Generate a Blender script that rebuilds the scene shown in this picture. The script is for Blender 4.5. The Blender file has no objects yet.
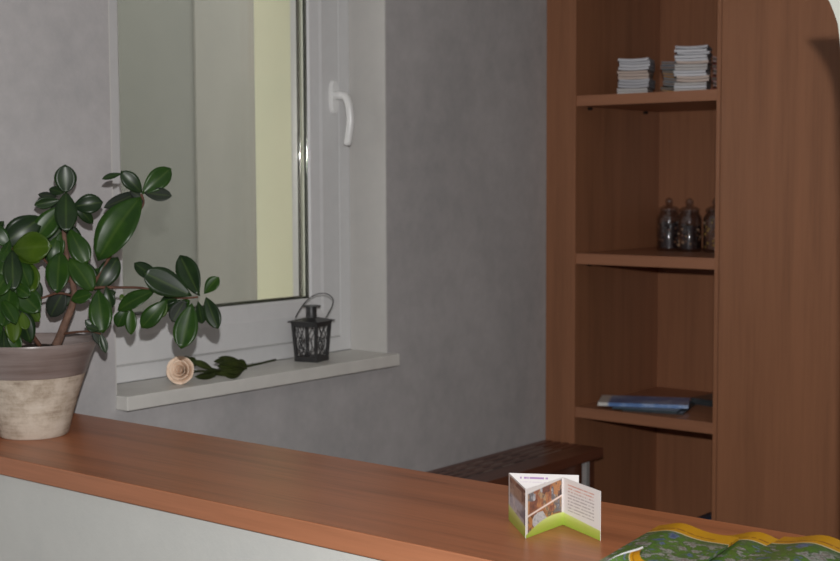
import bpy, bmesh, math, random
from mathutils import Vector as V, Matrix
random.seed(7)
sc = bpy.context.scene
COL = sc.collection
PI = math.pi
EYE = 1.65
F = 1368.2
# camera axes (x right, y down, z forward) in world space
CX = V((0.7779, 0.6284, -0.0041)); CY = V((0.0433, -0.0601, -0.9973)); CZ = V((-0.6269, 0.7756, -0.0740))
def at(x, y, d):                                   # a point of the room seen at pixel x, y and depth d
    p = CX * ((x - 420) / F * d) + CY * ((y - 280.5) / F * d) + CZ * d
    return V((p.x, p.y, p.z + EYE))

# ------------------------------------------------------------------ materials
def lin(c):
    return tuple((v / 255 / 12.92) if v / 255 <= .04045 else ((v / 255 + .055) / 1.055) ** 2.4 for v in c)
class NT:
    def __init__(s, name):
        s.m = bpy.data.materials.new(name); s.m.use_nodes = True
        s.t = s.m.node_tree; s.n = s.t.nodes; s.l = s.t.links
        s.b = s.n['Principled BSDF']
    def node(s, typ, **kw):
        n = s.n.new(typ)
        for k, v in kw.items():
            if k in n.inputs.keys(): n.inputs[k].default_value = v
            else: setattr(n, k, v)
        return n
    def link(s, a, b): s.l.new(a, b)
    def coords(s, scale=(1, 1, 1), out='Object', loc=(0, 0, 0), rot=(0, 0, 0)):
        tc = s.node('ShaderNodeTexCoord'); mp = s.node('ShaderNodeMapping')
        mp.inputs['Scale'].default_value = scale; mp.inputs['Location'].default_value = loc; mp.inputs['Rotation'].default_value = rot
        s.link(tc.outputs[out], mp.inputs['Vector']); return mp.outputs['Vector']
    def noise(s, vec, scale, detail=4, rough=.55):
        n = s.node('ShaderNodeTexNoise'); n.inputs['Scale'].default_value = scale
        n.inputs['Detail'].default_value = detail; n.inputs['Roughness'].default_value = rough
        s.link(vec, n.inputs['Vector']); return n.outputs['Fac']
    def ramp(s, fac, stops, interp='LINEAR'):
        r = s.node('ShaderNodeValToRGB'); r.color_ramp.interpolation = interp
        e = r.color_ramp.elements
        while len(e) < len(stops): e.new(.5)
        for el, (p, c) in zip(e, stops): el.position = p; el.color = (*c, 1) if len(c) == 3 else c
        s.link(fac, r.inputs['Fac']); return r.outputs['Color']
    def mix(s, fac, a, b, mode='MIX'):
        n = s.node('ShaderNodeMix'); n.data_type = 'RGBA'; n.blend_type = mode
        for v, i in ((fac, 0), (a, 6), (b, 7)):
            if hasattr(v, 'links'): s.link(v, n.inputs[i])
            elif i == 0: n.inputs[0].default_value = v
            else: n.inputs[i].default_value = (*v, 1)
        return n.outputs[2]
    def math(s, op, a, b=0.0, c=None):
        n = s.node('ShaderNodeMath'); n.operation = op
        for i, v in enumerate((a, b) if c is None else (a, b, c)):
            if hasattr(v, 'links'): s.link(v, n.inputs[i])
            else: n.inputs[i].default_value = v
        return n.outputs[0]
    def base(s, c):
        if hasattr(c, 'links'): s.link(c, s.b.inputs['Base Color'])
        else: s.b.inputs['Base Color'].default_value = (*c, 1)
    def set(s, **kw):
        for k, v in kw.items(): s.b.inputs[k.replace('_', ' ')].default_value = v
        return s
    def bump(s, h, strength=.2, dist=.002):
        b = s.node('ShaderNodeBump'); b.inputs['Strength'].default_value = strength; b.inputs['Distance'].default_value = dist
        s.link(h, b.inputs['Height']); s.link(b.outputs['Normal'], s.b.inputs['Normal'])
def sca(c, k): return tuple(min(1, v * k) for v in c)

def plain(name, c, rough=.5, spec=.5, metal=0., var=.05, scale=30):
    t = NT(name); v = t.coords()
    n = t.noise(v, scale, 3)
    t.base(t.ramp(n, [(.3, sca(c, 1 - var)), (.7, sca(c, 1 + var))]))
    t.b.inputs['Roughness'].default_value = rough; t.b.inputs['Specular IOR Level'].default_value = spec
    t.b.inputs['Metallic'].default_value = metal
    return t.m
def wood(name, c, axis, rough=.38, contrast=.16, spec=.5, bump=.05):
    t = NT(name)
    s1 = [22, 22, 22]; s1[axis] = .9
    s2 = [160, 160, 160]; s2[axis] = 5
    a = t.noise(t.coords(s1), 1.0, 5, .6); b = t.noise(t.coords(s2), 1.0, 3, .6)
    f = t.math('ADD', t.math('MULTIPLY', a, .65), t.math('MULTIPLY', b, .35))
    t.base(t.ramp(f, [(.33, sca(c, 1 - contrast * 1.5)), (.5, c), (.68, sca(c, 1 + contrast))]))
    t.set(Roughness=rough, Specular_IOR_Level=spec); t.bump(b, bump, .0006)
    return t.m
def plaster(name, c, var=.10):
    t = NT(name)
    a = t.noise(t.coords((1, 1, .8)), 2.3, 5, .65); b = t.noise(t.coords((1, 1, 1)), 18, 4, .65)
    d = t.noise(t.coords((1, 1, 1.)), 120, 3, .6)
    f = t.math('ADD', t.math('MULTIPLY', a, .6), t.math('MULTIPLY', b, .4))
    t.base(t.ramp(f, [(.32, sca((c[0] * .99, c[1], c[2] * 1.01), 1 - var)), (.5, c), (.68, sca(c, 1 + var))]))
    t.set(Roughness=.8, Specular_IOR_Level=.25); t.bump(t.math('ADD', b, t.math('MULTIPLY', d, .4)), .25, .003)
    return t.m

WOODC = (.46, .185, .092)
M = {}
M['wall'] = plaster('grey plaster', (.45, .435, .435), .15)
M['ctrwall'] = plaster('counter plaster', (.60, .61, .58), .05)
M['ceiling'] = plaster('white ceiling', (.75, .75, .73), .03)
M['floor'] = wood('floor boards', (.30, .20, .13), 1, .45)
M['wood_x'] = wood('cherry laminate along', (.36, .128, .055), 0, .32, .24, .25)
M['wood_edge'] = wood('cherry edge band', (.43, .175, .088), 0, .4, .12)
M['wood_z'] = wood('cherry laminate upright', (.315, .137, .069), 2, .42, .14)
M['wood_sh'] = wood('cherry laminate shelf', (.36, .158, .084), 0, .42, .12)
M['wood_dark'] = wood('dark stained wood', (.14, .050, .028), 1, .35, .22)
M['upvc'] = plain('white window plastic', (.66, .66, .66), .35, .5, var=.02)
M['handle'] = plain('white handle plastic', (.80, .80, .79), .25, .5, var=.01)
M['sill'] = plain('off white sill', (.68, .665, .625), .4, .5, var=.05, scale=14)
M['gasket'] = plain('dark rubber gasket', (.02, .024, .014), .4)
M['spacer'] = plain('aluminium spacer', (.75, .76, .65), .3, .5, .6)
M['cream'] = plaster('cream render', (.80, .80, .60), .03)
M['out_a'] = plaster('grey green render', (.285, .29, .256), .05)
M['out_b'] = plaster('beige render', (.372, .366, .322), .05)
M['iron'] = plain('dark grey lantern metal', (.052, .052, .053), .42, .5, .4, var=.2)
M['chrome'] = plain('brushed steel', (.75, .75, .74), .3, .5, .55)
M['soil'] = plain('potting soil', (.035, .024, .017), .95, .2, var=.5, scale=90)
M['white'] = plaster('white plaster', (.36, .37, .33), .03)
M['bark'] = plain('brown bark', (.15, .085, .06), .8, .3, var=.35, scale=60)
M['twig'] = plain('reddish twig', (.10, .045, .028), .7, .3, var=.3, scale=60)
M['rose'] = plain('peach rose petal', (.90, .70, .54), .6, .3, var=.06)
M['rose_green'] = plain('dark rose leaf', (.030, .040, .012), .5, .4, var=.4, scale=50)
M['pin'] = plain('dark shelf pin', (.02, .015, .012), .4)

def glass_mat(name, tint=(1, 1, 1), refl=1.0):
    t = NT(name); t.n.remove(t.b)
    tr = t.node('ShaderNodeBsdfTransparent'); tr.inputs[0].default_value = (*tint, 1)
    gl = t.node('ShaderNodeBsdfGlossy'); gl.inputs['Roughness'].default_value = .02
    lw = t.node('ShaderNodeLayerWeight'); lw.inputs['Blend'].default_value = .5
    fr = t.math('MULTIPLY_ADD', t.math('POWER', lw.outputs['Facing'], 5.0), .9, .045)
    mx = t.node('ShaderNodeMixShader')
    t.link(t.math('MULTIPLY', fr, refl), mx.inputs[0]); t.link(tr.outputs[0], mx.inputs[1]); t.link(gl.outputs[0], mx.inputs[2])
    out = [n for n in t.n if n.type == 'OUTPUT_MATERIAL'][0]; t.link(mx.outputs[0], out.inputs[0])
    return t.m
M['pane'] = glass_mat('window glass', (.98, .98, .975))
M['jar_glass'] = glass_mat('jar glass', (.88, .88, .90), 2.6)

def pot_low():
    t = NT('unglazed mottled clay')
    a = t.noise(t.coords((1, 1, 1)), 22, 6, .7); b = t.noise(t.coords((3, 3, 26)), 3, 4, .6); c = t.noise(t.coords(), 150, 3)
    f = t.math('ADD', t.math('MULTIPLY', a, .6), t.math('MULTIPLY', b, .4))
    t.base(t.ramp(f, [(.30, (.22, .17, .13)), (.45, (.45, .38, .30)), (.55, (.58, .51, .42)), (.72, (.66, .60, .52))]))
    t.set(Roughness=.85, Specular_IOR_Level=.2); t.bump(t.math('ADD', a, c), .3, .002); return t.m
def pot_glaze():
    t = NT('grey brown glaze')
    b = t.noise(t.coords((2, 2, 40)), 2.2, 5, .65); a = t.noise(t.coords(), 9, 3)
    f = t.math('ADD', t.math('MULTIPLY', a, .4), t.math('MULTIPLY', b, .6))
    t.base(t.ramp(f, [(.32, (.16, .12, .105)), (.52, (.245, .20, .185)), (.7, (.32, .275, .265))]))
    t.set(Roughness=.32, Specular_IOR_Level=.5); t.bump(b, .15, .002); return t.m
M['pot_low'] = pot_low(); M['pot_glaze'] = pot_glaze()
def leaf_mat(name, c, c2, rough=.32):
    t = NT(name)
    tc = t.node('ShaderNodeTexCoord'); sp = t.node('ShaderNodeSeparateXYZ'); t.link(tc.outputs['UV'], sp.inputs[0])
    d = t.math('ABSOLUTE', t.math('SUBTRACT', sp.outputs[1], .5))
    rib = t.ramp(d, [(0.0, (1, 1, 1)), (.03, (.7, .7, .7)), (.07, (0, 0, 0))])
    n = t.noise(t.coords(), 28, 3)
    base = t.ramp(n, [(.35, c), (.7, c2)])
    t.base(t.mix(t.math('MULTIPLY', rib, .28), base, (.09, .14, .03)))
    t.set(Roughness=rough, Specular_IOR_Level=.21)
    return t.m
LEAF = [leaf_mat('dark glossy leaf', (.009, .021, .008), (.016, .036, .010)),
        leaf_mat('green glossy leaf', (.014, .042, .007), (.026, .066, .009)),
        leaf_mat('yellow green leaf', (.035, .072, .005), (.055, .10, .007), .36),
        leaf_mat('blackish leaf underside', (.016, .022, .016), (.024, .032, .022), .5)]

# ------------------------------------------------------------------ mesh helpers
def link(o, parent=None):
    COL.objects.link(o)
    if parent is not None: o.parent = parent
    return o
def wloc(o):
    p = V((0, 0, 0))
    while o is not None: p += o.location; o = o.parent
    return p
def obj(name, bm, mats, parent=None, origin=None, smooth=False, angle=None):
    """bm holds world coordinates; the mesh is stored relative to its parent or origin"""
    me = bpy.data.meshes.new(name)
    o = bpy.data.objects.new(name, me)
    if parent is not None: off = wloc(parent)
    else:
        off = V(origin) if origin is not None else V((0, 0, 0)); o.location = off
    bmesh.ops.recalc_face_normals(bm, faces=bm.faces) if not bm.faces.layers.int.get('keep') else None
    bmesh.ops.translate(bm, verts=bm.verts, vec=-off)
    bm.to_mesh(me); bm.free()
    for m in (mats if isinstance(mats, (list, tuple)) else [mats]): me.materials.append(m)
    if smooth:
        for p in me.polygons: p.use_smooth = True
        if angle:
            try: me.set_sharp_from_angle(angle=math.radians(angle))
            except Exception: pass
    return link(o, parent)
def thing(name, label, cat, loc, group=None):
    o = bpy.data.objects.new(name, None); o.location = loc; o.empty_display_size = .05
    link(o); return tag(o, label, cat, group)
def tag(o, label, cat, group=None):
    o['label'] = label; o['category'] = cat
    if group: o['group'] = group
    return o
def struct(o): o['kind'] = 'structure'; return o
def box(bm, x0, x1, y0, y1, z0, z1, bev=0.0, mi=0):
    vs = [bm.verts.new((x, y, z)) for x in (x0, x1) for y in (y0, y1) for z in (z0, z1)]
    fs = [bm.faces.new([vs[i] for i in q]) for q in ((0, 1, 3, 2), (4, 6, 7, 5), (0, 4, 5, 1), (2, 3, 7, 6), (0, 2, 6, 4), (1, 5, 7, 3))]
    for f in fs: f.material_index = mi
    if bev > 0:
        es = list({e for f in fs for e in f.edges})
        r = bmesh.ops.bevel(bm, geom=es, offset=bev, segments=2, affect='EDGES', profile=.6)
        for f in r['faces']: f.material_index = mi
    return vs
def bx(x0, x1, y0, y1, z0, z1, bev=0.0):
    bm = bmesh.new(); box(bm, x0, x1, y0, y1, z0, z1, bev); return bm
def tube(bm, pts, rad, seg=8, cap=True, mi=0):
    pts = [V(p) for p in pts]; n = len(pts)
    if not isinstance(rad, (list, tuple)): rad = [rad] * n
    rings = []; ref = None
    for i, p in enumerate(pts):
        d = (pts[min(i + 1, n - 1)] - pts[max(i - 1, 0)]).normalized()
        if ref is None: ref = V((0, 0, 1)) if abs(d.z) < .9 else V((1, 0, 0))
        u = d.cross(ref).normalized(); w = u.cross(d).normalized(); ref = w
        rings.append([bm.verts.new(p + (u * math.cos(2 * PI * k / seg) + w * math.sin(2 * PI * k / seg)) * rad[i]) for k in range(seg)])
    for a, b in zip(rings, rings[1:]):
        for k in range(seg):
            f = bm.faces.new((a[k], a[(k + 1) % seg], b[(k + 1) % seg], b[k])); f.material_index = mi
    if cap:
        bm.faces.new(rings[0][::-1]); bm.faces.new(rings[-1])
def smoothpts(pts, sub=5):
    pts = [V(p) for p in pts]; out = []
    for i in range(len(pts) - 1):
        p0 = pts[max(i - 1, 0)]; p1 = pts[i]; p2 = pts[i + 1]; p3 = pts[min(i + 2, len(pts) - 1)]
        for k in range(sub):
            t = k / sub
            out.append(.5 * ((2 * p1) + (p2 - p0) * t + (2 * p0 - 5 * p1 + 4 * p2 - p3) * t * t + (3 * p1 - p0 - 3 * p2 + p3) * t ** 3))
    out.append(pts[-1]); return out
def lathe(bm, prof, c, seg=48, closed=False):
    c = V(c); rings = []
    for r, z in prof:
        if r < 1e-6: rings.append([bm.verts.new(c + V((0, 0, z)))])
        else: rings.append([bm.verts.new(c + V((r * math.cos(2 * PI * k / seg), r * math.sin(2 * PI * k / seg), z))) for k in range(seg)])
    prs = list(zip(rings, rings[1:])) + ([(rings[-1], rings[0])] if closed else [])
    for a, b in prs:
        for k in range(seg):
            k2 = (k + 1) % seg
            if len(a) == 1 and len(b) == 1: continue
            if len(a) == 1: bm.faces.new((a[0], b[k2], b[k]))
            elif len(b) == 1: bm.faces.new((a[k], a[k2], b[0]))
            else: bm.faces.new((a[k], a[k2], b[k2], b[k]))
def ring(bm, y0, y1, z0, z1, prof):
    """mitred picture-frame ring; prof is a closed loop of (inset, x)"""
    loops = [[bm.verts.new((x, y, z)) for y, z in ((y0 + i, z0 + i), (y1 - i, z0 + i), (y1 - i, z1 - i), (y0 + i, z1 - i))] for i, x in prof]
    for a, b in zip(loops, loops[1:] + loops[:1]):
        for k in range(4):
            bm.faces.new((a[k], a[(k + 1) % 4], b[(k + 1) % 4], b[k]))

# ------------------------------------------------------------------ room shell
XW = -2.70                                         # inner face of the window wall
YB = 4.051                                         # front of the tall cabinets
ZC = 1.10                                          # worktop height
WY0, WY1, WZ0, WZ1 = 2.140, 3.181, 1.118, 2.50     # window recess
XR, YF, YE = 1.60, -2.2, 4.70
CE = 2.62
def wallbox(name, mat, *b):
    bm = bmesh.new()
    for q in b: box(bm, *q)
    return struct(obj(name, bm, mat))
wl = wallbox('wall_left', M['wall'],
    (XW - .38, XW, YF, WY0, 0, CE), (XW - .38, XW, WY1, YE, 0, CE),
    (XW - .38, XW, WY0, WY1, 0, WZ0 - .036), (XW - .38, XW, WY0, WY1, WZ1, CE))
wallbox('wall_back', M['wall'], (XW - .38, XR + .1, YE, YE + .1, 0, CE))
wallbox('wall_right', M['wall'], (XR, XR + .1, YF, YE, 0, CE))
wallbox('wall_front', M['wall'], (XW - .38, XR + .1, YF - .1, YF, 0, CE))
wallbox('floor', M['floor'], (XW - .38, XR + .1, YF - .1, YE + .1, -.1, 0))
wallbox('ceiling', M['ceiling'], (XW - .38, XR + .1, YF - .1, YE + .1, CE, CE + .1))

# window: frame, sash, double glazing, sill, handle
win = bpy.data.objects.new('window_1', None); win.location = (XW - .15, (WY0 + WY1) / 2, WZ0); link(win); struct(win)
bm = bmesh.new(); ring(bm, WY0, WY1, WZ0, WZ1, [(0, -2.925), (0, -2.851), (.003, -2.848), (.048, -2.848), (.07, -2.86), (.07, -2.925)])
obj('window_frame', bm, M['upvc'], win)
SY0, SY1, SZ0, SZ1 = 2.160, 3.117, 1.165, 2.455
bm = bmesh.new(); ring(bm, SY0, SY1, SZ0, SZ1, [(0, -2.92), (0, -2.838), (.006, -2.832), (.078, -2.832), (.088, -2.836), (.121, -2.842), (.128, -2.848), (.128, -2.856), (.115, -2.858), (.115, -2.882), (.121, -2.884), (.121, -2.92)])
sash = obj('window_sash', bm, M['upvc'], win)
GI = .127
for x0, x1 in ((-2.857, -2.849), (-2.884, -2.877)):
    bm = bmesh.new(); ring(bm, SY0 + GI - .004, SY1 - GI + .004, SZ0 + GI - .004, SZ1 - GI + .004, [(0, x0), (0, x1), (.0055, x1), (.0105, x0)])
    obj('gasket', bm, M['gasket'], sash)
bm = bmesh.new(); ring(bm, SY0 + GI - .006, SY1 - GI + .006, SZ0 + GI - .006, SZ1 - GI + .006, [(0, -2.877), (0, -2.857), (.0065, -2.857), (.0065, -2.877)])
obj('glazing_spacer', bm, M['spacer'], sash)
M['bead'] = plain('glossy dark bead', (.30, .31, .27), .06, 1.0, .9, var=0)
for x in (-2.8465, -2.8745):
    bm = bmesh.new(); tube(bm, [(x, SY1 - GI - .0045, SZ0 + GI), (x, SY1 - GI - .0045, SZ1 - GI)], .0022, 16)
    obj('glazing_bead', bm, M['bead'], sash, smooth=True, angle=60)
bm = bmesh.new()
for x in (-2.8565, -2.8815):
    box(bm, x - .002, x + .002, SY0 + GI - .003, SY1 - GI + .003, SZ0 + GI - .003, SZ1 - GI + .003)
obj('glass_pane', bm, M['pane'], sash)
bm = bmesh.new(); box(bm, XW - .149, XW + .042, WY0 + .001, WY1 - .001, WZ0 - .036, WZ0, .003)
box(bm, XW + .001, XW + .042, WY1 - .002, WY1 + .008, WZ0 - .036, WZ0, .002)
obj('window_sill', bm, M['sill'], win)
# handle
hd = V((-2.832, 3.086, 1.899))
bm = bmesh.new()
n = 20; a = []; b = []
for k in range(n):
    t = 2 * PI * k / n
    y = .0165 * math.cos(t); z = .052 * math.copysign(abs(math.sin(t)) ** .6, math.sin(t))
    a.append(bm.verts.new(hd + V((0, y, z)))); b.append(bm.verts.new(hd + V((.012, y * .85, z * .95))))
for k in range(n): bm.faces.new((a[k], a[(k + 1) % n], b[(k + 1) % n], b[k]))
bm.faces.new(b); bm.faces.new(a[::-1])
hb = obj('window_handle', bm, M['handle'], win, smooth=True, angle=40)
bm = bmesh.new()
pts = smoothpts([hd + V((.008, 0, .004)), hd + V((.034, 0, .004)), hd + V((.052, .001, -.002)), hd + V((.063, .004, -.03)), hd + V((.066, .006, -.075)), hd + V((.060, .005, -.118)), hd + V((.054, .004, -.146))], 6)
tube(bm, pts, [.0135] * 8 + [.0125] * (len(pts) - 10) + [.0115, .009], 14)
obj('handle_lever', bm, M['handle'], hb, smooth=True, angle=60)
# outside: the cream jamb of the recess and the neighbouring facade
struct(obj('trim_1', bx(-3.10, -2.926, 3.020, WY1 - .001, WZ0 - .03, WZ1, 0), M['cream']))
struct(obj('trim_2', bx(-3.08, -2.926, WY0 + .001, 2.26, WZ0 - .03, WZ1, 0), M['cream']))
struct(obj('trim_3', bx(-3.12, -2.926, 2.26, 3.02, WZ0 - .03, WZ0 + .05, 0), M['cream']))
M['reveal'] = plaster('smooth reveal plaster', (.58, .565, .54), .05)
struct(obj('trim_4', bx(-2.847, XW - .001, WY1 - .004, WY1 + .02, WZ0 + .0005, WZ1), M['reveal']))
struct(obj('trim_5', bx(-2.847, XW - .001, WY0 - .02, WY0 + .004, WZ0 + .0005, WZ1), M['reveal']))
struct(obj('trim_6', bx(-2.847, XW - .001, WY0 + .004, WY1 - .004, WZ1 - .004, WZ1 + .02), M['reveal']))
struct(obj('wall_outside', bx(-4.95, -4.6, 1.2, 4.111, 0, 4.5), M['out_a']))
struct(obj('wall_outside_neighbour', bx(-4.95, -4.59, 4.111, 6.2, 0, 4.5), M['out_b']))
struct(obj('floor_outside', bx(-5.0, -3.09, 1.0, 6.3, -.1, 0), M['out_b']))

# white rounded end of the opening above the counter
bm = bmesh.new()
prof = [(-.7712, .2703), (-.7615, .2610), (-.7539, .2520), (-.7470, .2420), (-.7425, .2350), (-.7362, .2200), (-.7312, .2060), (-.7287, .1900), (-.7262, .1700), (-.7246, .1400), (-.7200, .050), (-.7150, -.15), (-.7110, ZC - EYE + .0005), (-.30, ZC - EYE + .0005), (-.30, .2703)]
fa = [bm.verts.new((x, 1.80, z + EYE)) for x, z in prof]; fb = [bm.verts.new((x, 1.95, z + EYE)) for x, z in prof]
bm.faces.new(fa); bm.faces.new(fb[::-1])
for k in range(len(prof)):
    k2 = (k + 1) % len(prof); bm.faces.new((fa[k2], fa[k], fb[k], fb[k2]))
struct(obj('wall_end', bm, M['white']))

# ------------------------------------------------------------------ counter
ct = thing('reception_counter', 'long reception counter with cherry wood worktop over a pale grey plastered front', 'counter', (-1.1, 1.78, 0))
bm = bmesh.new(); box(bm, XW + .002, .75, 1.574, 1.985, ZC - .037, ZC, .0025)
for f in bm.faces:
    if f.normal.y < -.7 or f.normal.y > .7: f.material_index = 1
bm.normal_update()
for f in bm.faces: f.material_index = 1 if abs(f.normal.y) > .7 else 0
obj('worktop', bm, [M['wood_x'], M['wood_edge']], ct)
obj('front_panel', bx(XW + .002, .74, 1.586, 1.70, 0, ZC - .038), M['ctrwall'], ct)
obj('back_panel', bx(XW + .002, .74, 1.86, 1.965, 0, ZC - .038), M['ctrwall'], ct)

# ------------------------------------------------------------------ bookcase and cupboard
BX0, BX1 = -2.577, -2.044                           # inside of the open shelves
YK = 4.640
bc = thing('bookcase', 'tall open cherry wood bookcase in the corner, deep shelves with booklets and jars', 'bookcase', (-2.32, YB + .3, 0))
obj('filler_panel', bx(XW + .001, BX0 - .0235, YB, YB + .02, 0, 2.56, .001), M['wood_z'], bc)
obj('side_panel', bx(BX0 - .023, BX0, YB - .001, YK + .02, 0, 2.56, .001), M['wood_z'], bc)
obj('side_panel', bx(BX1, BX1 + .0145, YB - .001, YK + .02, 0, 2.56, .001), M['wood_z'], bc)
obj('back_panel', bx(BX0, BX1, YK, YK + .018, 0, 2.56), M['wood_z'], bc)
SH = {}
for nm, zt, zb in (('a', .285, .249), ('b', -.2605, -.298), ('c', -.801, -.839), ('d', -1.34, -1.378), ('e', .82, .785)):
    s = obj('shelf', bx(BX0 + .0005, BX1 - .0005, YB + .002, YK - .001, EYE + zb, EYE + zt, .0015), M['wood_sh'], bc); SH[nm] = EYE + zt
    for y in (YB + .08, YK - .12):
        bm = bmesh.new(); tube(bm, [(BX0 + .0005, y, EYE + zb - .006), (BX0 + .016, y, EYE + zb - .006)], .005, 10)
        obj('shelf_pin', bm, M['pin'], s)
cb = thing('cupboard', 'tall cherry wood cupboard with one plain door, right of the open bookcase', 'cupboard', (-1.75, YB + .3, 0))
obj('door', bx(BX1 + .0165, -1.52, YB, YB + .02, .06, 2.56, .001), M['wood_z'], cb)
obj('carcass', bx(BX1 + .0165, -1.50, YB + .022, YK + .02, 0.0, 2.56), M['wood_z'], cb)

# ------------------------------------------------------------------ table against the wall
TZ = EYE - .932
tb = thing('side_table', 'narrow dark brown wooden table with grooved top along the grey wall', 'table', (XW + .13, 3.2, 0))
bm = bmesh.new()
TX0, TX1, TY0, TY1 = XW + .003, -2.456, 2.25, YB - .004
gs = [-2.661, -2.625, -2.590, -2.553]; gw = .0055
xs = TX0
for g in gs + [None]:
    xe = (g - gw) if g else TX1
    box(bm, xs, xe, TY0, TY1, TZ - .034, TZ, .0015)
    if g: box(bm, g - gw - .001, g + gw + .001, TY0 + .001, TY1 - .001, TZ - .034, TZ - .005); xs = g + gw
# short bridges so that the grooves read as broken slots
obj('table_top', bm, M['wood_dark'], tb)
def slot_mat():
    t = NT('pale slot strip'); n = t.noise(t.coords((3, 16, 1)), 1.0, 2, .5)
    t.base(t.ramp(n, [(.46, (.03, .016, .011)), (.52, (.26, .20, .16))])); t.set(Roughness=.3); return t.m
M['slot'] = slot_mat()
for i, g in enumerate(gs):
    obj('slot_strip', bx(g - .003, g + .003, TY0 + .1, TY1 - .12, TZ - .0052, TZ - .0003), M['slot'], tb)
obj('apron', bx(TX0 + .01, TX1 - .035, TY0 + .03, TY1 - .002, TZ - .34, TZ - .035), M['wood_dark'], tb)
for x, y in ((TX0 + .03, TY0 + .05), (TX1 - .02, TY0 + .05), (TX1 - .010, TY1 - .098)):
    obj('leg', bx(x - .009, x + .009, y - .011, y + .011, 0, TZ - .0345, .002), M['chrome'], tb)

# ------------------------------------------------------------------ booklets on the upper shelf
COVW = [plain('cover white', (0.541, 0.541, 0.574), .4, var=.05), plain('cover grey white', (0.426, 0.426, 0.459), .4, var=.05),
        plain('cover beige', (0.476, 0.369, 0.312), .45, var=.05), plain('cover pale', (0.508, 0.467, 0.451), .45, var=.05)]
COVM = [plain('cover slate', (.22, .23, .27), .4), plain('cover orange', (.55, .24, .03), .45), plain('cover dark green', (.06, .08, .06), .45), plain('cover grey', (.26, .28, .30), .45)]
COVR = [plain('cover dark red', (.22, .04, .035), .45), plain('cover pink', (.50, .33, .32), .45)]
PAPER = plain('paper pages', (.50, .485, .475), .6)
PAPER_DK = plain('dark page edges', (.16, .12, .10), .6)
def booklet(name, cx, cy, z0, w, d, t, sag, mat, rz=0., dip=0., pages=None):
    """a thin booklet: pages between two covers, slightly bowed"""
    bm = bmesh.new(); nx = 8; lay = []
    layers = [(0, 0), (t * .18, 0), (t * .18, -.001), (t * .82, -.001), (t * .82, 0), (t, 0)]
    ca, sa = math.cos(rz), math.sin(rz)
    for h, ins in layers:
        rows = []
        for i in range(nx + 1):
            u = i / nx * 2 - 1; x = u * (w / 2 + ins); zz = z0 + h + sag * (u * u) + dip * u
            rows.append([bm.verts.new((cx + x * ca - y * sa, cy + x * sa + y * ca, zz)) for y in (-d / 2 - ins, d / 2 + ins)])
        lay.append(rows)
    for j, (a, b) in enumerate(zip(lay, lay[1:])):
        mi = 1 if j == 2 else 0
        for i in range(nx):
            for s in (0, 1):
                f = bm.faces.new((a[i][s], a[i + 1][s], b[i + 1][s], b[i][s])); f.material_index = mi
        for i in (0, nx):
            f = bm.faces.new((a[i][0], a[i][1], b[i][1], b[i][0])); f.material_index = mi
    for rows in (lay[0], lay[-1]):
        for i in range(nx): bm.faces.new((rows[i][0], rows[i + 1][0], rows[i + 1][1], rows[i][1]))
    return obj(name, bm, [mat, pages or PAPER], None, (cx, cy, z0))
ORD = ['bottom', 'second', 'third', 'fourth', 'fifth', 'sixth', 'seventh', 'eighth', 'ninth', 'tenth', 'eleventh', 'twelfth', 'thirteenth', 'fourteenth', 'fifteenth']
def place_word(k, n):
    if k == 0: return 'at the bottom'
    if k == n - 1: return 'on the top'
    return ORD[k] + ' from the bottom'
def stack(fx, fy, w, n, top, mats, desc, where, group, d, pattern, rz):
    z = SH['a'] + .0004; t = (top - SH['a']) / n
    cx = fx - math.sin(rz) * d / 2; cy = fy + math.cos(rz) * d / 2
    for k in range(n):
        b = pattern[k]; j = random.uniform(-.002, .002) + (.003 if b % 2 else -.003)
        o = booklet('booklet', cx + j, cy + random.uniform(-.003, .003), z, w, d, t * .84, t * (.35 if b % 2 else .12), mats[b % len(mats)], rz + random.uniform(-.03, .03), pages=PAPER_DK if mats in (COVM, COVR) else (mats[b % len(mats)] if b else None))
        tag(o, '%s booklet %s of %s' % (desc[b % len(desc)], place_word(k, n), where), 'booklet', group); z += t * (1 if k == n - 1 or pattern[k] == pattern[k + 1] else 1.0)
stack(-2.377, 4.098, .104, 12, EYE + .404, [COVW[3], COVW[1], COVW[2], COVW[0]], ['pale', 'greyish', 'beige', 'white'], 'the left white stack, upper shelf', 'booklets in the left white stack', .15, [0, 0, 1, 1, 1, 2, 2, 2, 3, 3, 1, 3], .39)
stack(-2.160, 4.098, .106, 15, EYE + .433, [COVW[3], COVW[2], COVW[0], COVW[1]], ['pale', 'beige', 'white', 'greyish'], 'the right white stack, upper shelf', 'booklets in the right white stack', .15, [0, 2, 0, 1, 1, 2, 2, 0, 0, 1, 2, 2, 3, 2, 3], .39)
stack(-2.285, 4.235, .105, 8, EYE + .40, COVM, ['slate', 'orange', 'dark green', 'grey'], 'the dark stack, upper shelf', 'booklets in the dark middle stack', .15, [1, 2, 3, 3, 1, 2, 0, 0], .30)
stack(-2.135, 4.30, .10, 6, EYE + .41, COVR, ['dark red', 'pink'], 'the red stack beside the cupboard', 'booklets in the red stack', .14, [0, 1, 0, 1, 0, 1], .1)

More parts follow.
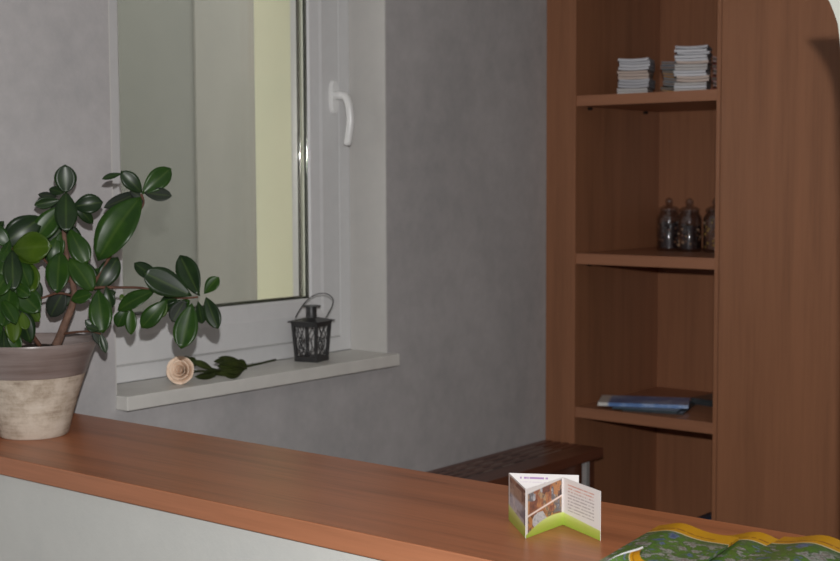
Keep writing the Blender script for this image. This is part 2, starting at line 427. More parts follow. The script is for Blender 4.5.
# ------------------------------------------------------------------ glass jars
def jar(x, y, r, h, fill, cols, label):
    z = SH['b'] + .0003
    j = thing('glass_jar', label, 'jar', (x, y, z), 'glass jars on the middle shelf')
    bm = bmesh.new(); c = (x, y, z)
    lathe(bm, [(0, 0), (r * .93, 0), (r, .005), (r, h * .60), (r * .96, h * .66), (r * .78, h * .71), (r * .72, h * .735), (r * .78, h * .75), (r * .78, h * .765),
               (r * .66, h * .765), (r * .62, h * .73), (r * .86, h * .64), (r * .93, h * .58), (r * .93, .008), (0, .006)], c, 32)
    obj('jar_body', bm, M['jar_glass'], j, smooth=True, angle=50)
    bm = bmesh.new(); s = []
    lathe(bm, [(0, h * .755), (r * .60, h * .755), (r * .60, h * .768), (r * .84, h * .770), (r * .84, h * .79), (r * .62, h * .835), (r * .25, h * .86), (r * .16, h * .872)] +
          [(r * .33 * math.sin(a), h * .93 - r * .33 * math.cos(a)) for a in [PI * k / 10 for k in range(2, 11)]], c, 28)
    obj('stopper', bm, M['jar_glass'], j, smooth=True, angle=50)
    bm = bmesh.new()
    lathe(bm, [(0, .009), (r * .88, .009), (r * .88, fill * .96), (r * .4, fill), (0, fill * .98)], c, 24)
    for f in bm.faces: f.material_index = 0
    for k in range(90):
        a = random.uniform(0, 2 * PI); rr = r * random.uniform(.83, .89); zz = random.uniform(.016, fill - .004)
        if random.random() < .25: rr = r * random.uniform(0, .7); zz = fill - .002
        q = bmesh.ops.create_icosphere(bm, subdivisions=1, radius=random.uniform(.0045, .0075), matrix=Matrix.Translation((x + rr * math.cos(a), y + rr * math.sin(a), z + zz)))
        mi = random.choice((0, 1, 1, 2))
        for f in {f for v in q['verts'] for f in v.link_faces}: f.material_index = mi
    o = obj('contents', bm, cols, j); o['kind'] = 'stuff'
C_dk = plain('dark spice', (.035, .020, .018), .4, var=.4); C_br = plain('brown spice', (.20, .09, .05), .4, var=.3); C_li = plain('light nut', (.50, .32, .18), .4, var=.3)
C_ye = plain('yellow peel', (.42, .27, .06), .5, var=.2)
jar(-2.402, 4.400, .044, .190, .100, [C_dk, C_dk, C_br], 'glass jar of dark contents with ball stopper, leftmost on the middle shelf')
jar(-2.312, 4.385, .044, .188, .095, [C_dk, C_br, C_li], 'glass jar with brown speckled contents, in the middle of the three jars')
jar(-2.218, 4.405, .045, .190, .112, [C_br, C_ye, C_li], 'glass jar with yellowish contents beside the cupboard, rightmost of the three')

# ------------------------------------------------------------------ magazines on the lower shelf
def blue_cover():
    t = NT('blue magazine cover')
    v = t.coords((1, 1, 1), rot=(0, 0, -.45)); n = t.noise(v, 9, 4, .7)
    col = t.ramp(n, [(.30, (.06, .13, .34)), (.5, (.12, .24, .52)), (.62, (.36, .48, .70)), (.72, (.12, .16, .30))])
    sp = t.node('ShaderNodeSeparateXYZ'); t.link(v, sp.inputs[0])
    left = t.ramp(t.math('ADD', sp.outputs[0], .5), [(.376, (1, 1, 1)), (.386, (0, 0, 0))])
    t.base(t.mix(left, col, (.72, .70, .66))); t.set(Roughness=.3); return t.m
BLUE = blue_cover()
DTEAL = plain('dark teal cover', (.05, .08, .10), .35, var=.4, scale=20); DGREY = plain('charcoal cover', (.045, .05, .055), .35, var=.5, scale=25)
def flatmag(cx, cy, z, w, d, t, rz, mat, label, bend=0., group='magazines on the lower shelf'):
    o = booklet('magazine', cx, cy, z, w, d, t, bend, mat, rz, pages=mat); tag(o, label, 'magazine', group); return o
zc = SH['c'] + .0004
flatmag(-2.330, 4.215, zc, .21, .245, .006, .30, DGREY, 'charcoal magazine at the bottom of the pile on the lower shelf')
flatmag(-2.352, 4.205, zc + .0065, .225, .25, .005, .27, DTEAL, 'dark teal magazine just under the blue one on the lower shelf')
flatmag(-2.380, 4.194, zc + .012, .31, .165, .012, .45, BLUE, 'blue magazine with a white strip, topmost of the lower shelf pile')
flatmag(-2.165, 4.46, zc, .20, .25, .022, -.15, DGREY, 'thick dark magazine lying at the right rear of the lower shelf')
# dark blue folded bag on the lowest shelf
bm = bmesh.new()
box(bm, -2.27, -2.06, 4.22, 4.45, SH['d'] + .0006, SH['d'] + .19, .03)
for v in bm.verts:
    v.co.z -= max(0, (-2.13 - v.co.x)) * .45 * (1 if v.co.z > SH['d'] + .08 else 0)
o = obj('storage_box', bm, plain('dark blue fabric', (.04, .07, .13), .6, var=.2), None, (-2.165, 4.335, SH['d']), smooth=True, angle=50)
tag(o, 'dark blue rounded bundle low in the bookcase, half hidden by the counter', 'box')

# ------------------------------------------------------------------ lantern on the sill
zs = WZ0
lc = V((-2.763, 2.910, zs + .0003))
ln = thing('lantern', 'small dark grey metal candle lantern with wire handle on the window sill', 'lantern', lc)
vd = V((lc.x, lc.y, 0)).normalized(); ang = math.atan2(vd.y, vd.x)
th = ang - math.radians(30)
def L(u, v, z): return V((lc.x + u * math.cos(th) - v * math.sin(th), lc.y + u * math.sin(th) + v * math.cos(th), lc.z + z))
HB, HT, ZT = .0360, .0440, .118
def hw(z): return HB + (HT - HB) * z / ZT
def slab(bm, h0, h1, z0, z1):
    vs = [bm.verts.new(L(sx * h, sy * h, z)) for z, h in ((z0, h0), (z1, h1)) for sx, sy in ((-1, -1), (1, -1), (1, 1), (-1, 1))]
    bm.faces.new(vs[0:4][::-1]); bm.faces.new(vs[4:8])
    for k in range(4): bm.faces.new((vs[k], vs[(k + 1) % 4], vs[4 + (k + 1) % 4], vs[4 + k]))
bm = bmesh.new(); slab(bm, HB + .001, hw(.014), 0, .014); obj('base_tray', bm, M['iron'], ln)
for sx, sy in ((-1, -1), (1, -1), (1, 1), (-1, 1)):
    bm = bmesh.new(); w = .0085
    vs = []
    for z in (.014, .104):
        h = hw(z)
        for a, b in ((0, 0), (1, 0), (1, 1), (0, 1)): vs.append(bm.verts.new(L(sx * (h - a * w), sy * (h - b * w), z)))
    bm.faces.new(vs[0:4]); bm.faces.new(vs[4:8])
    for k in range(4): bm.faces.new((vs[k], vs[(k + 1) % 4], vs[4 + (k + 1) % 4], vs[4 + k]))
    obj('corner_post', bm, M['iron'], ln)
bm = bmesh.new(); slab(bm, hw(.100), hw(.116), .103, .116); obj('top_rim', bm, M['iron'], ln)
bm = bmesh.new(); slab(bm, HT + .007, HT + .007, .116, .119); slab(bm, HT + .005, .016, .119, .128); obj('roof', bm, M['iron'], ln)
bm = bmesh.new(); lathe(bm, [(0, .126), (.0185, .126), (.0160, .130), (.0160, .159), (.0285, .160), (.0285, .1625), (0, .164)], lc, 24); obj('chimney', bm, M['iron'], ln, smooth=True, angle=35)
for ax in range(4):                                  # scrolled wire lattice of each side
    bm = bmesh.new()
    def S(u, z):
        h = hw(z) - .002
        return (L(u, -h, z), L(h, u, z), L(-u, h, z), L(-h, -u, z))[ax]
    for s in (-1, 1):
        tube(bm, smoothpts([S(s * .024, .016), S(s * .006, .035), S(s * .003, .055), S(s * .014, .080), S(s * .026, .102)], 4), .0013, 6)
        tube(bm, smoothpts([S(s * .004, .016), S(s * .020, .038), S(s * .022, .060), S(s * .008, .085), S(s * .002, .102)], 4), .0013, 6)
    tube(bm, smoothpts([S(-.012, .05), S(0, .068), S(.012, .05), S(0, .034), S(-.012, .05)], 4), .0013, 6)
    obj('lattice', bm, M['iron'], ln)
bm = bmesh.new()
d4 = lambda x, y: at(x, y, 3.955)
hp = smoothpts([at(296.5, 318, 3.93), at(300, 311, 3.94), at(304.5, 303, 3.955), at(311, 297, 3.97), at(319, 293.6, 3.985), at(327, 294), at(332.5, 298, 4.0), at(332.5, 305, 4.0), at(329, 312, 3.99), at(326, 318, 3.975)] if False else
    [at(295.5, 317.5, 3.93), at(299, 311, 3.94), at(304.5, 303, 3.95), at(311, 297, 3.965), at(319, 293.6, 3.975), at(327, 294, 3.98), at(333, 299, 3.985), at(332, 306, 3.985), at(329, 312, 3.98), at(326, 317.5, 3.975)], 5)
tube(bm, hp, .0016, 8); obj('wire_handle', bm, M['iron'], ln, smooth=True)

# ------------------------------------------------------------------ rose on the sill
rc = V((-2.718, 2.366, zs + .036))
rs = thing('rose', 'peach cut rose lying on the white window sill', 'flower', (rc.x, rc.y, zs + .0003))
tipp = V((-2.790, 2.790, zs + .022))
axis = (rc - tipp).normalized(); axis = (axis + V((.55, -.15, .28))).normalized()
ux = axis.cross(V((0, 0, 1))).normalized(); uy = ux.cross(axis)
bm = bmesh.new()
def petal(phi, r0, r1, h0, h1, wid, curl):
    nu, nv = 6, 5; g = []
    for i in range(nu + 1):
        t = i / nu
        row = []
        for j in range(nv + 1):
            s = (j / nv * 2 - 1)
            a = phi + s * wid * (.35 + .65 * math.sin(PI * (.12 + .62 * t)))
            r = r0 + (r1 - r0) * t ** .6 + curl * max(0, t - .72) * 2
            h = h0 + (h1 - h0) * t - curl * max(0, t - .8) * 2.2 - .006 * s * s * t
            row.append(bm.verts.new(rc + ux * (r * math.cos(a)) + uy * (r * math.sin(a)) + axis * h))
        g.append(row)
    for i in range(nu):
        for j in range(nv): bm.faces.new((g[i][j], g[i][j + 1], g[i + 1][j + 1], g[i + 1][j]))
for k in range(4): petal(k * 1.7, .002, .006 + .001 * k, -.022, .021, 1.1, .0)
for k in range(5): petal(k * 2 * PI / 5 + .3, .004, .0145, -.024, .0205, .85, .003)
for k in range(6): petal(k * 2 * PI / 6 + .1, .006, .023, -.026, .0165, .72, .006)
for k in range(7): petal(k * 2 * PI / 7 + .5, .008, .033, -.027, .010, .62, .008)
o = obj('bloom', bm, M['rose'], rs, smooth=True); m = o.modifiers.new('thickness', 'SOLIDIFY'); m.thickness = .0009
bm = bmesh.new(); sb = rc - axis * .024
sp = smoothpts([sb, V((-2.748, 2.42, zs + .026)), V((-2.764, 2.52, zs + .013)), V((-2.775, 2.65, zs + .009)), V((-2.788, 2.785, zs + .014))], 5)
tube(bm, sp, .0032, 8)
tube(bm, [V((-2.781, 2.69, zs + .010)), V((-2.780, 2.684, zs + .017))], [.002, .0006], 6)
obj('stem', bm, M['rose_green'], rs, smooth=True)

def leaf(bm, b, t, w, nrm, mi=0, fold=.25, droop=.10, nu=10, nv=6, uv=None, peak=.55):
    b = V(b); t = V(t); d = t - b; ln_ = d.length; dn = d.normalized()
    nrm = (nrm - dn * nrm.dot(dn)).normalized(); sd = dn.cross(nrm)
    g = []
    for i in range(nu + 1):
        u = i / nu
        p = math.log(.5) / math.log(peak)
        ww = max(.015, math.sin(PI * min(1, max(0, u ** p))) ** .66) * w / 2
        if u > .93: ww = max(ww * .9, .004 * w)
        row = []
        for j in range(nv + 1):
            v = j / nv * 2 - 1
            q = b + d * u + sd * (v * ww) + nrm * (fold * ww * abs(v) ** 1.4 + droop * ln_ * (math.sin(PI * u) * .55 - .35 * u * u))
            row.append(bm.verts.new(q))
        g.append(row)
    uvl = bm.loops.layers.uv.verify()
    for i in range(nu):
        for j in range(nv):
            f = bm.faces.new((g[i][j], g[i][j + 1], g[i + 1][j + 1], g[i + 1][j])); f.material_index = mi; f.smooth = True
            for lp, (a, c) in zip(f.loops, ((i, j), (i, j + 1), (i + 1, j + 1), (i + 1, j))): lp[uvl].uv = (a / nu, c / nv)
def cam_n(p): return (V((0, 0, EYE)) - p).normalized()
bm = bmesh.new()
for (x0, y0, x1, y1, w, d0, d1, tilt) in (
        (213, 370, 191, 361, 8, 3.62, 3.58, .5), (222, 371, 196, 377, 9, 3.62, 3.55, -.4), (222, 370, 210, 376, 8, 3.60, 3.56, .2),
        (212, 374, 240, 372, 10, 3.60, 3.68, .2), (244, 369, 214, 361, 12, 3.70, 3.62, .9), (245, 369, 218, 366, 15, 3.70, 3.62, .2),
        (246, 368, 219, 357, 9, 3.70, 3.64, .6), (243, 370, 225, 375, 11, 3.70, 3.63, -.3), (247, 369, 236, 361, 10, 3.71, 3.68, .6), (196, 366, 188, 358, 9, 3.62, 3.60, .5), (192, 364, 180, 358, 9, 3.62, 3.60, .3)):
    b = at(x0, y0, d0); t = at(x1, y1, d1)
    b.z = max(b.z, zs + .004); t.z = max(t.z, zs + .004)
    b.x = min(max(b.x, XW - .13), XW + .03); t.x = min(max(t.x, XW - .13), XW + .03)
    leaf(bm, b, t, w * d0 / F, cam_n(b) + V((0, 0, tilt)), 0, .35, .08)
o = obj('leaves', bm, [leaf_mat('rose leaf', (.022, .030, .010), (.045, .060, .014), .45)], rs); m = o.modifiers.new('thickness', 'SOLIDIFY'); m.thickness = .0008

# ------------------------------------------------------------------ potted plant
pc = V((-2.503, 1.759, ZC + .0003))
pp = thing('potted_plant', 'leafy green plant in a two-tone clay pot at the left end of the counter', 'plant', pc)
ZT_, ZR = .134, .2065
bm = bmesh.new(); lathe(bm, [(0, 0), (.070, 0), (.0745, .004), (.085, .045), (.0985, .09), (.113, ZT_ - .001), (.1135, ZT_), (.104, ZT_), (.085, .08), (.065, .02), (0, .018)], pc, 64)
pot = obj('pot', bm, M['pot_low'], pp, smooth=True, angle=40)
bm = bmesh.new(); lathe(bm, [(.1135, ZT_), (.1150, ZT_ + .002), (.1240, .165), (.1345, .192), (.1385, .2025), (.1375, ZR), (.1345, ZR), (.131, .203), (.118, .165), (.104, ZT_)], pc, 64, True)
obj('glazed_rim', bm, M['pot_glaze'], pot, smooth=True, angle=50)
bm = bmesh.new(); lathe(bm, [(0, .188), (.05, .190), (.10, .184), (.1255, .180), (.118, .166), (0, .16)], pc, 40)
for v in bm.verts: v.co.z += random.uniform(-.002, .002)
obj('soil', bm, M['soil'], pp, smooth=True)
PD = 2.975
bm = bmesh.new()
def stem(pts, r, sub=4):
    P = smoothpts([at(x, y, PD + o) for x, y, o in pts], sub); n = len(P)
    tube(bm, P, [r[0] + (r[1] - r[0]) * i / (n - 1) for i in range(n)], 10)
stem([(56, 346, 0), (60, 337, 0), (66, 321, 0), (72, 306, .0), (74, 290, .0), (68, 262, .01), (64, 235, .0), (65, 208, 0)], (.0105, .004))
obj('trunk', bm, M['bark'], pp, smooth=True); bm = bmesh.new()
stem([(73, 298, 0), (84, 291, 0), (98, 287.5, 0), (120, 287.5, .01), (142, 288, .01), (160, 293, .015), (180, 298, .02), (198, 297, .02)], (.0036, .0022))
stem([(90, 290, 0), (104, 266, .01), (118, 243, .02), (132, 220, .03), (143, 204, .03), (141, 194, .03)], (.004, .0028))
stem([(74, 296, 0), (58, 293, -.02), (42, 298, -.04), (28, 300, -.05), (10, 296, -.06)], (.003, .002))
stem([(62, 334, 0), (76, 332, -.02), (92, 331.5, -.03), (101, 334, -.03)], (.003, .0018))
stem([(40, 346, 0), (26, 325, -.03), (14, 300, -.06), (9, 270, -.06), (12, 248, -.06)], (.005, .003))
stem([(70, 282, 0), (52, 268, -.01), (40, 252, -.03), (40, 230, -.02)], (.003, .002))
obj('branches', bm, M['twig'], pp, smooth=True)
bm = bmesh.new()
LV = [
 # base x,y, tip x,y, width, depth offset base/tip, tone
 (66,193,65,164.5,20,0,0,0),(64,193,49,189,9,.01,.02,0),(60,200,34,205,11,-.01,-.03,0),(58,197,38,194.5,7,.02,.03,3),(66,192,66,232,20,-.02,-.05,0),
 (72,207,103,202,18,.0,.01,0),(75,203,93,224,11,0,.02,0),(63,206,34,241,21,-.01,-.03,1),(42,217,3,244,26,-.02,-.05,0),(62,202,50,214,8,.01,.02,3),
 (69,228,87,264,19,-.01,-.02,1),(57,236,51,264,13,-.0,-.01,1),(60,242,74,236,7,.01,.01,1),(58,250,74,243,7,.02,.01,1),(61,232,57,262,11,.0,.0,1),
 (12,249,51,246,27,-.06,-.09,2),(14,254,40,262,12,-.05,-.08,2),(12,250,13,291,17,-.07,-.10,0),(10,246,-12,226,16,-.05,-.06,1),(8,250,-4,288,15,-.07,-.10,1),(15,254,30,288,16,-.06,-.07,1),
 (-16,245,4,221,12,-.02,-.02,0),(22,258,34,292,20,-.05,-.06,2),(10,240,2,262,10,-.05,-.09,1),
 (60,252,57,293,22,-.01,-.04,1),(69,258,93,291,21,-.02,-.03,1),(97,291,118,257,19,.01,.02,0),(96,291,84,261,14,.02,.02,0),(94,287,72,270,12,.0,-.01,1),
 (64,291,50,317,19,.0,.01,3),(71,300,92,294,13,-.02,-.03,1),(98,290,103,333,21,-.02,-.04,1),(106,286,112,308,11,.0,.0,0),(99,290,99,312,12,0,-.02,1),
 (101,333,85,320,9,-.03,-.04,0),(100,333,106,353,8,-.03,-.03,0),(92,330,101,345,7,-.03,-.03,3),(99,330,86,327,7,-.04,-.05,0),
 (12,284,40,312,22,-.06,-.06,1),(11,288,3,327,22,-.07,-.10,1),(2,284,-14,318,20,-.06,-.09,1),(16,306,31,343,18,-.06,-.06,0),(11,308,14,343,15,-.07,-.09,2),
 (3,328,6,373,12,-.08,-.12,0),(2,318,-12,352,16,-.07,-.09,1),(20,298,39,322,14,-.05,-.04,2),(12,270,-6,296,18,-.08,-.11,1),(22,312,26,330,10,-.07,-.08,2),(8,330,20,350,13,-.07,-.07,1),(-2,345,2,358,8,-.07,-.08,2),
 (142,194,171,168,19,.03,.05,1),(144,193,172,196,13,.03,.03,3),(142,193,121,171,15,.03,.01,0),(122,173.5,102,179,6,.01,-.01,0),(141,197,97,260,33,.02,-.02,1),
 (139,192,104,208,12,.04,.05,3),(143,199,127,210,13,.03,.02,3),(141,197,130,190,8,.03,.03,3),
 (192,296,143,272,25,.0,-.03,0),(160,281,134,263,14,.03,.04,0),(199,295,180,255,21,.02,.04,0),(204,294,219,277,13,.02,.02,1),(206,297,218,329,15,.01,.0,0),
 (192,303,181,349,22,.01,-.01,1),(198,301,202,324,11,.03,.03,0),(185,300,172,322,16,.02,.02,3),(168,299,141,328,17,.01,.0,1),(155,291,117,310,17,.01,.0,1),
 (127,307,117,327,13,.01,.01,1),(131,309,131,335,11,.0,.0,1),(167,301,158,318,10,.02,.02,2),(124,303,121,294,5,.01,.01,2),
 (66,220,47,250,13,.03,.03,0),(66,222,80,248,13,.04,.04,0),(40,232,24,262,18,.0,-.01,0),(44,236,52,266,14,.02,.02,0),(26,272,10,300,17,.0,.0,0),(30,276,40,300,13,.0,.01,0),
 (84,284,66,262,15,.04,.04,0),(88,288,100,268,12,.04,.05,1),(80,290,66,306,12,.03,.03,0),(4,262,22,276,15,-.03,-.03,1),(14,300,-4,312,17,-.03,-.04,0),(10,318,30,332,15,-.02,-.01,1),
 (2,300,16,324,14,-.09,-.11,1),(16,286,30,296,12,-.08,-.09,1),(6,340,18,360,10,-.05,-.06,0),(-4,330,8,344,12,-.06,-.07,1),(56,206,44,200,8,.03,.04,0),(74,212,88,214,8,.04,.05,0),
 (178,298,160,302,10,.03,.03,0),(190,300,178,312,11,.03,.04,1),(200,296,190,280,10,.04,.05,0),(150,292,166,284,9,.03,.03,1),(100,300,92,318,10,.02,.02,0),(104,296,116,292,7,.02,.02,0),(188,302,166,309,10,.03,.03,0)]
rnd = random.Random(11)
for x0, y0, x1, y1, w, o0, o1, tone in LV:
    b = at(x0, y0, PD + o0); t = at(x1, y1, PD + o1)
    n = cam_n(b) + V((rnd.uniform(-.35, .35), rnd.uniform(-.35, .35), rnd.uniform(.0, .5)))
    leaf(bm, b, t, w * 1.12 * PD / F, n, tone, rnd.uniform(.05, .26), rnd.uniform(.02, .14) * rnd.choice((1, 1, -.4)), peak=rnd.uniform(.5, .62))
o = obj('foliage', bm, LEAF, pp); m = o.modifiers.new('thickness', 'SOLIDIFY'); m.thickness = .0010

# ------------------------------------------------------------------ folded leaflet on the counter
def uvq(bm, vs, uvs, mi):
    l = bm.loops.layers.uv.verify(); f = bm.faces.new(vs); f.material_index = mi
    for lp, u in zip(f.loops, uvs): lp[l].uv = u
def uvnode(t):
    tc = t.node('ShaderNodeTexCoord'); s = t.node('ShaderNodeSeparateXYZ'); t.link(tc.outputs['UV'], s.inputs[0])
    return tc.outputs['UV'], s.outputs[0], s.outputs[1]
def step(t, a, edge, soft=.01):
    mr = t.node('ShaderNodeMapRange'); mr.inputs[1].default_value = edge - soft; mr.inputs[2].default_value = edge + soft
    t.link(a, mr.inputs[0]); mr.clamp = True; return mr.outputs[0]
def collage(t, uv, scale, stops, seedloc):
    mp = t.node('ShaderNodeMapping'); mp.inputs['Scale'].default_value = scale; mp.inputs['Location'].default_value = seedloc; t.link(uv, mp.inputs[0])
    vo = t.node('ShaderNodeTexVoronoi'); vo.distance = 'CHEBYCHEV'; vo.inputs['Scale'].default_value = 1; t.link(mp.outputs[0], vo.inputs['Vector'])
    s = t.node('ShaderNodeSeparateColor'); t.link(vo.outputs['Color'], s.inputs[0])
    n = t.noise(mp.outputs[0], 2.5, 5, .7)
    f = t.math('ADD', t.math('MULTIPLY', s.outputs[0], .62), t.math('MULTIPLY', n, .42))
    return t.ramp(f, stops)
WHT = (.68, .65, .635); GRN = (.40, .48, .09); GRN2 = (.29, .40, .045)
def panel_mat(kind):
    t = NT('leaflet ' + kind); uv, u, v = uvnode(t)
    # lime wave along the foot
    wave = {'photos': (.06, .27), 'text': (.27, .20), 'side': (.34, .24), 'cover': (.1, .1)}[kind]
    h = t.math('ADD', t.math('MULTIPLY', u, wave[1] - wave[0]), wave[0])
    if kind == 'photos': h = t.math('ADD', h, t.math('MULTIPLY', t.math('SINE', t.math('MULTIPLY', u, PI)), .10))
    foot = t.math('SUBTRACT', 1.0, step(t, t.math('SUBTRACT', v, h), 0.0, .012))
    green = t.ramp(t.math('DIVIDE', v, .32), [(0, GRN2), (.45, GRN), (1, (.66, .72, .28))])
    body = WHT
    if kind == 'photos':
        top = collage(t, uv, (5, 3.4, 1), [(.2, (.03, .02, .02)), (.34, (.22, .07, .04)), (.44, (.46, .20, .07)), (.50, (.06, .05, .06)), (.58, (.46, .28, .14)), (.66, (.08, .08, .10)), (.76, (.52, .50, .52)), (.9, (.10, .12, .16))], (.3, .2, 0))
        up = step(t, t.math('SUBTRACT', v, t.math('MULTIPLY', u, .10)), .88, .012)
        gap = t.math('MULTIPLY', step(t, t.math('SUBTRACT', v, t.math('MULTIPLY', u, .22)), .40, .01), t.math('SUBTRACT', 1.0, step(t, t.math('SUBTRACT', v, t.math('MULTIPLY', u, .22)), .44, .01)))
        body = t.mix(up, top, WHT); body = t.mix(gap, body, (.78, .62, .56))
        edge = t.math('SUBTRACT', 1.0, step(t, u, .05, .01)); body = t.mix(edge, body, WHT)
        edge = step(t, u, .96, .01); body = t.mix(edge, body, WHT)
    if kind == 'side':
        ph = collage(t, uv, (2.2, 3.2, 1), [(.25, (.20, .20, .24)), (.4, (.50, .50, .56)), (.55, (.30, .27, .28)), (.7, (.60, .58, .60))], (3.1, 1.2, 0))
        brown = collage(t, uv, (3, 8, 1), [(.3, (.16, .08, .06)), (.5, (.45, .34, .28)), (.7, (.32, .18, .12))], (1.1, .2, 0))
        body = t.mix(step(t, v, .62, .03), ph, brown); body = t.mix(t.math('SUBTRACT', 1.0, step(t, u, .07, .02)), body, WHT)
        body = t.mix(step(t, v, .965, .01), body, WHT)
    if kind in ('text', 'cover'):
        mp = t.node('ShaderNodeMapping'); mp.inputs['Scale'].default_value = (26, 1, 1); t.link(uv, mp.inputs[0])
        rows = 15 if kind == 'text' else 9
        fr = t.math('FRACT', t.math('MULTIPLY', v, rows)); fl = t.math('FLOOR', t.math('MULTIPLY', v, rows))
        ink = t.math('LESS_THAN', fr, .42)
        cv = t.node('ShaderNodeCombineXYZ'); t.link(t.math('MULTIPLY', u, 30), cv.inputs[0]); t.link(t.math('MULTIPLY', fl, 7.3), cv.inputs[1])
        words = t.math('GREATER_THAN', t.noise(cv.outputs[0], 1.0, 2), .44)
        ink = t.math('MULTIPLY', ink, words)
        if kind == 'text':
            lo = t.math('MULTIPLY', t.math('GREATER_THAN', v, .34), t.math('LESS_THAN', v, .90))
            si = t.math('MULTIPLY', t.math('GREATER_THAN', u, .14), t.math('LESS_THAN', u, .84))
            inkc = t.mix(step(t, v, .75, .01), (.42, .38, .38), (.58, .33, .28))
        else:
            lo = t.math('MULTIPLY', t.math('GREATER_THAN', v, .82), t.math('LESS_THAN', v, .93))
            si = t.math('MULTIPLY', t.math('GREATER_THAN', u, .16), t.math('LESS_THAN', u, .56))
            inkc = t.mix(0.0, (.36, .22, .42), (.36, .22, .42))
        body = t.mix(t.math('MULTIPLY', ink, t.math('MULTIPLY', lo, si)), WHT, inkc)
    if kind == 'cover': t.base(body)
    else: t.base(t.mix(foot, body, green))
    t.set(Roughness=.35); return t.m
PM = [panel_mat('cover'), panel_mat('side'), panel_mat('photos'), panel_mat('text')]
lf = None
B = [V((-1.372, 1.944, 0)), V((-1.277, 1.858, 0)), V((-1.278, 1.973, 0)), V((-1.171, 1.922, 0))]
B = [p * .9167 for p in B]
CVE = V((-1.160, 1.837, 0))
zl = ZC + .0004; HL = .0765
seq = [(CVE, B[0], 0, True), (B[0], B[1], 1, False), (B[1], B[2], 2, False), (B[2], B[3], 3, False)]
lroot = thing('folded_leaflet', 'small white zigzag leaflet with photos and lime green foot standing on the counter', 'leaflet', (-1.16, 1.76, zl))
for a, b, k, rev in seq:
    bm = bmesh.new()
    d = (b - a).normalized(); n = V((d.y, -d.x, 0))
    if n.dot(-a) < 0: n = -n
    e = n * .0004
    up = V((0, 0, HL)); z0 = V((0, 0, zl))
    A0, A1, A2, A3 = [bm.verts.new(q) for q in (a + e + z0, b + e + z0, b + e + z0 + up, a + e + z0 + up)]
    C0, C1, C2, C3 = [bm.verts.new(q) for q in (a - e + z0, b - e + z0, b - e + z0 + up, a - e + z0 + up)]
    q = [(0, 0), (1, 0), (1, 1), (0, 1)]
    if rev: q = [(1, 0), (0, 0), (0, 1), (1, 1)]
    uvq(bm, (A0, A1, A2, A3), q, 0); uvq(bm, (C3, C2, C1, C0), q[::-1], 1)
    for f in ((A1, A0, C0, C1), (A2, A1, C1, C2), (A3, A2, C2, C3), (A0, A3, C3, C0)): uvq(bm, f, q, 1)
    obj('panel', bm, [PM[k], plain('leaflet paper', WHT, .5, var=.01)], lroot)

# ------------------------------------------------------------------ brochures fanned at the right end of the counter
def cover_mat(name, loc):
    t = NT(name); uv, u, v = uvnode(t)
    mp = t.node('ShaderNodeMapping'); mp.inputs['Location'].default_value = loc; mp.inputs['Scale'].default_value = (2.6, 6, 1); t.link(uv, mp.inputs[0])
    n = t.noise(mp.outputs[0], 1.6, 5, .65); n2 = t.noise(mp.outputs[0], 14, 3, .7)
    photo = t.ramp(n, [(.34, (.05, .09, .22)), (.39, (.16, .22, .36)), (.42, (.06, .13, .02)), (.49, (.10, .24, .02)), (.53, (.05, .09, .03)), (.57, (.42, .42, .40)), (.62, (.17, .12, .11)), (.68, (.50, .46, .44))])
    leafy = t.ramp(n2, [(.32, (.025, .05, .012)), (.52, (.08, .15, .04)), (.66, (.20, .25, .12))])
    far = step(t, t.math('ADD', v, t.math('MULTIPLY', n, .25)), .93, .03)
    img = t.mix(far, photo, leafy)
    img = t.mix(t.math('MULTIPLY', n2, .35), img, sca((.10, .13, .06), 1))
    band = step(t, v, .845, .004)
    yel = t.ramp(u, [(0, (.50, .235, .005)), (1, (.55, .28, .006))])
    txt = t.math('MULTIPLY', t.math('MULTIPLY', t.math('GREATER_THAN', v, .885), t.math('LESS_THAN', v, .90)), t.math('MULTIPLY', t.math('GREATER_THAN', t.noise(mp.outputs[0], 9, 1), .42), t.math('LESS_THAN', u, .8)))
    yel = t.mix(t.math('MULTIPLY', txt, .75), yel, (.20, .06, .01))
    rim = t.math('MULTIPLY', step(t, v, .838, .003), t.math('SUBTRACT', 1.0, step(t, v, .850, .003)))
    img = t.mix(1.0, img, (.82, .82, .82), 'MULTIPLY'); c = t.mix(band, img, yel); c = t.mix(t.math('MULTIPLY', rim, .6), c, (.75, .62, .42))
    t.base(c); t.set(Roughness=.3); return t.m
COV = [cover_mat('travel brochure cover', (k * 3.7, k * 1.9, 0)) for k in range(4)]
PGS = plain('brochure pages', (.60, .60, .61), .5, var=.02)
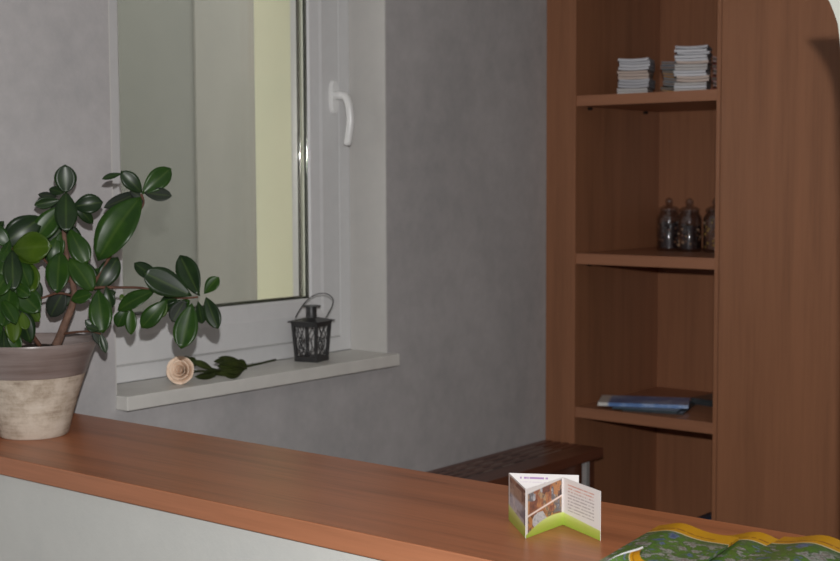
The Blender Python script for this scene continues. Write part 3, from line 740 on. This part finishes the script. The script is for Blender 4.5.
def brochure(label, corner, rz, w, l, z0, t, hump, hpos, mat, curl=0.):
    """corner: top-left corner of the cover; width runs along +x (turned by rz), length toward the viewer"""
    bm = bmesh.new(); nx, ny = 18, 14; ca, sa = math.cos(rz), math.sin(rz)
    c = V(corner)
    def P(u, v, h):
        x = u * w; y = -(1 - v) * l
        bump_ = hump * math.exp(-((u - hpos) / .24) ** 2) * (.35 + .65 * v) * (1 if 0 < u < 1 else .8)
        e = 0
        if curl and u < .32:                       # the page edge rolls up and over toward its far corner
            k = min(1, max(0, (v - .35) / .65)); k = k * k * (3 - 2 * k) + 1e-4
            tot = .32 * w; ro = tot / (2.7 * k); ph = (.32 - u) * w / ro
            x = .32 * w - (ro - h) * math.sin(ph); e = ro - (ro - h) * math.cos(ph) - h
        return V((c.x + x * ca - y * sa, c.y + x * sa + y * ca, z0 + h + bump_ + e))
    top = [[bm.verts.new(P(i / nx, j / ny, t)) for j in range(ny + 1)] for i in range(nx + 1)]
    bot = [[bm.verts.new(P(i / nx, j / ny, 0)) for j in range(ny + 1)] for i in range(nx + 1)]
    for i in range(nx):
        for j in range(ny):
            q = [(i / nx, j / ny), ((i + 1) / nx, j / ny), ((i + 1) / nx, (j + 1) / ny), (i / nx, (j + 1) / ny)]
            uvq(bm, (top[i][j], top[i + 1][j], top[i + 1][j + 1], top[i][j + 1]), q, 0)
            uvq(bm, (bot[i][j + 1], bot[i + 1][j + 1], bot[i + 1][j], bot[i][j]), q, 1)
    for i in range(nx):
        for j in (0, ny): uvq(bm, (top[i][j], top[i + 1][j], bot[i + 1][j], bot[i][j]), [(0, 0)] * 4, 1)
    for j in range(ny):
        for i in (0, nx): uvq(bm, (top[i][j], top[i][j + 1], bot[i][j + 1], bot[i][j]), [(.02, j / ny), (.02, (j + 1) / ny), (.02, (j + 1) / ny), (.02, j / ny)], 1 if curl else 0)
    o = obj('brochure', bm, [mat, PGS], None, (c.x + .05, c.y - .08, z0), smooth=True, angle=50)
    return tag(o, label, 'brochure', 'travel brochures fanned on the counter')
zb = ZC + .0004
brochure('yellow banded brochure with green photo, left end of the fan right of the leaflet', (-1.006, 1.820, 0), .13, .125, .30, zb + .0170, .004, .010, .30, COV[0])
brochure('yellow banded brochure in the middle of the fan, partly under the left one', (-.965, 1.884, 0), .14, .140, .30, zb, .004, .0135, .62, COV[1])
brochure('yellow banded brochure at the right end of the fan, beside the white wall end', (-.838, 1.897, 0), .02, .150, .30, zb + .0125, .004, .012, .42, COV[2])
brochure('front brochure of the fan with a curled white page corner', (-.936, 1.598, 0), .12, .10, .20, zb + .031, .0025, .003, .70, COV[3], .02)

# ------------------------------------------------------------------ light
def lamp(name, typ, loc, energy, color=(1, 1, 1), **kw):
    l = bpy.data.lights.new(name, typ); l.energy = energy; l.color = color
    for k, v in kw.items(): setattr(l, k, v)
    o = bpy.data.objects.new(name, l); o.location = loc; link(o); return o
up = -CY
fl = V((0, 0, EYE)) + up * .15 + CX * .012
o = lamp('camera_flash', 'SPOT', fl, 235, (1, .985, .98), shadow_soft_size=.012, spot_size=math.radians(95), spot_blend=.6)
o.rotation_euler = CZ.to_track_quat('-Z', 'Y').to_euler()
o = lamp('side_fill_light', 'AREA', (XR - .03, .2, 1.55), 8, (.95, .98, 1), shape='RECTANGLE', size=1.8, size_y=1.3)  # added off-frame fill for horizontal ambient light; wall_right has no window
o.rotation_euler = V((-1, .35, -.05)).to_track_quat('-Z', 'Y').to_euler()
lamp('ceiling_fill_light', 'AREA', (-.6, 2.6, CE - .03), 2, (1, .97, .93), shape='RECTANGLE', size=1.2, size_y=1.2)  # weak overhead fill added for ambient light, no fitting hangs there
w = bpy.data.worlds.new('overcast sky'); sc.world = w; w.use_nodes = True
bg = w.node_tree.nodes['Background']; bg.inputs[0].default_value = (1, .99, .96, 1); bg.inputs[1].default_value = 1.35

# ------------------------------------------------------------------ camera
cam = bpy.data.cameras.new('camera'); co = bpy.data.objects.new('camera', cam); link(co)
cam.sensor_width = 36; cam.lens = F * 36 / 840
R = Matrix((CX, -CY, -CZ)).transposed()
co.matrix_world = Matrix.Translation((0, 0, EYE)) @ R.to_4x4()
cam.dof.use_dof = True; cam.dof.focus_distance = 2.35; cam.dof.aperture_fstop = 8
cam.clip_start = .05
sc.camera = co
vs = sc.view_settings
vs.view_transform = 'Standard'; vs.look = 'None'; vs.gamma = 1; vs.exposure = 0; vs.use_curve_mapping = False
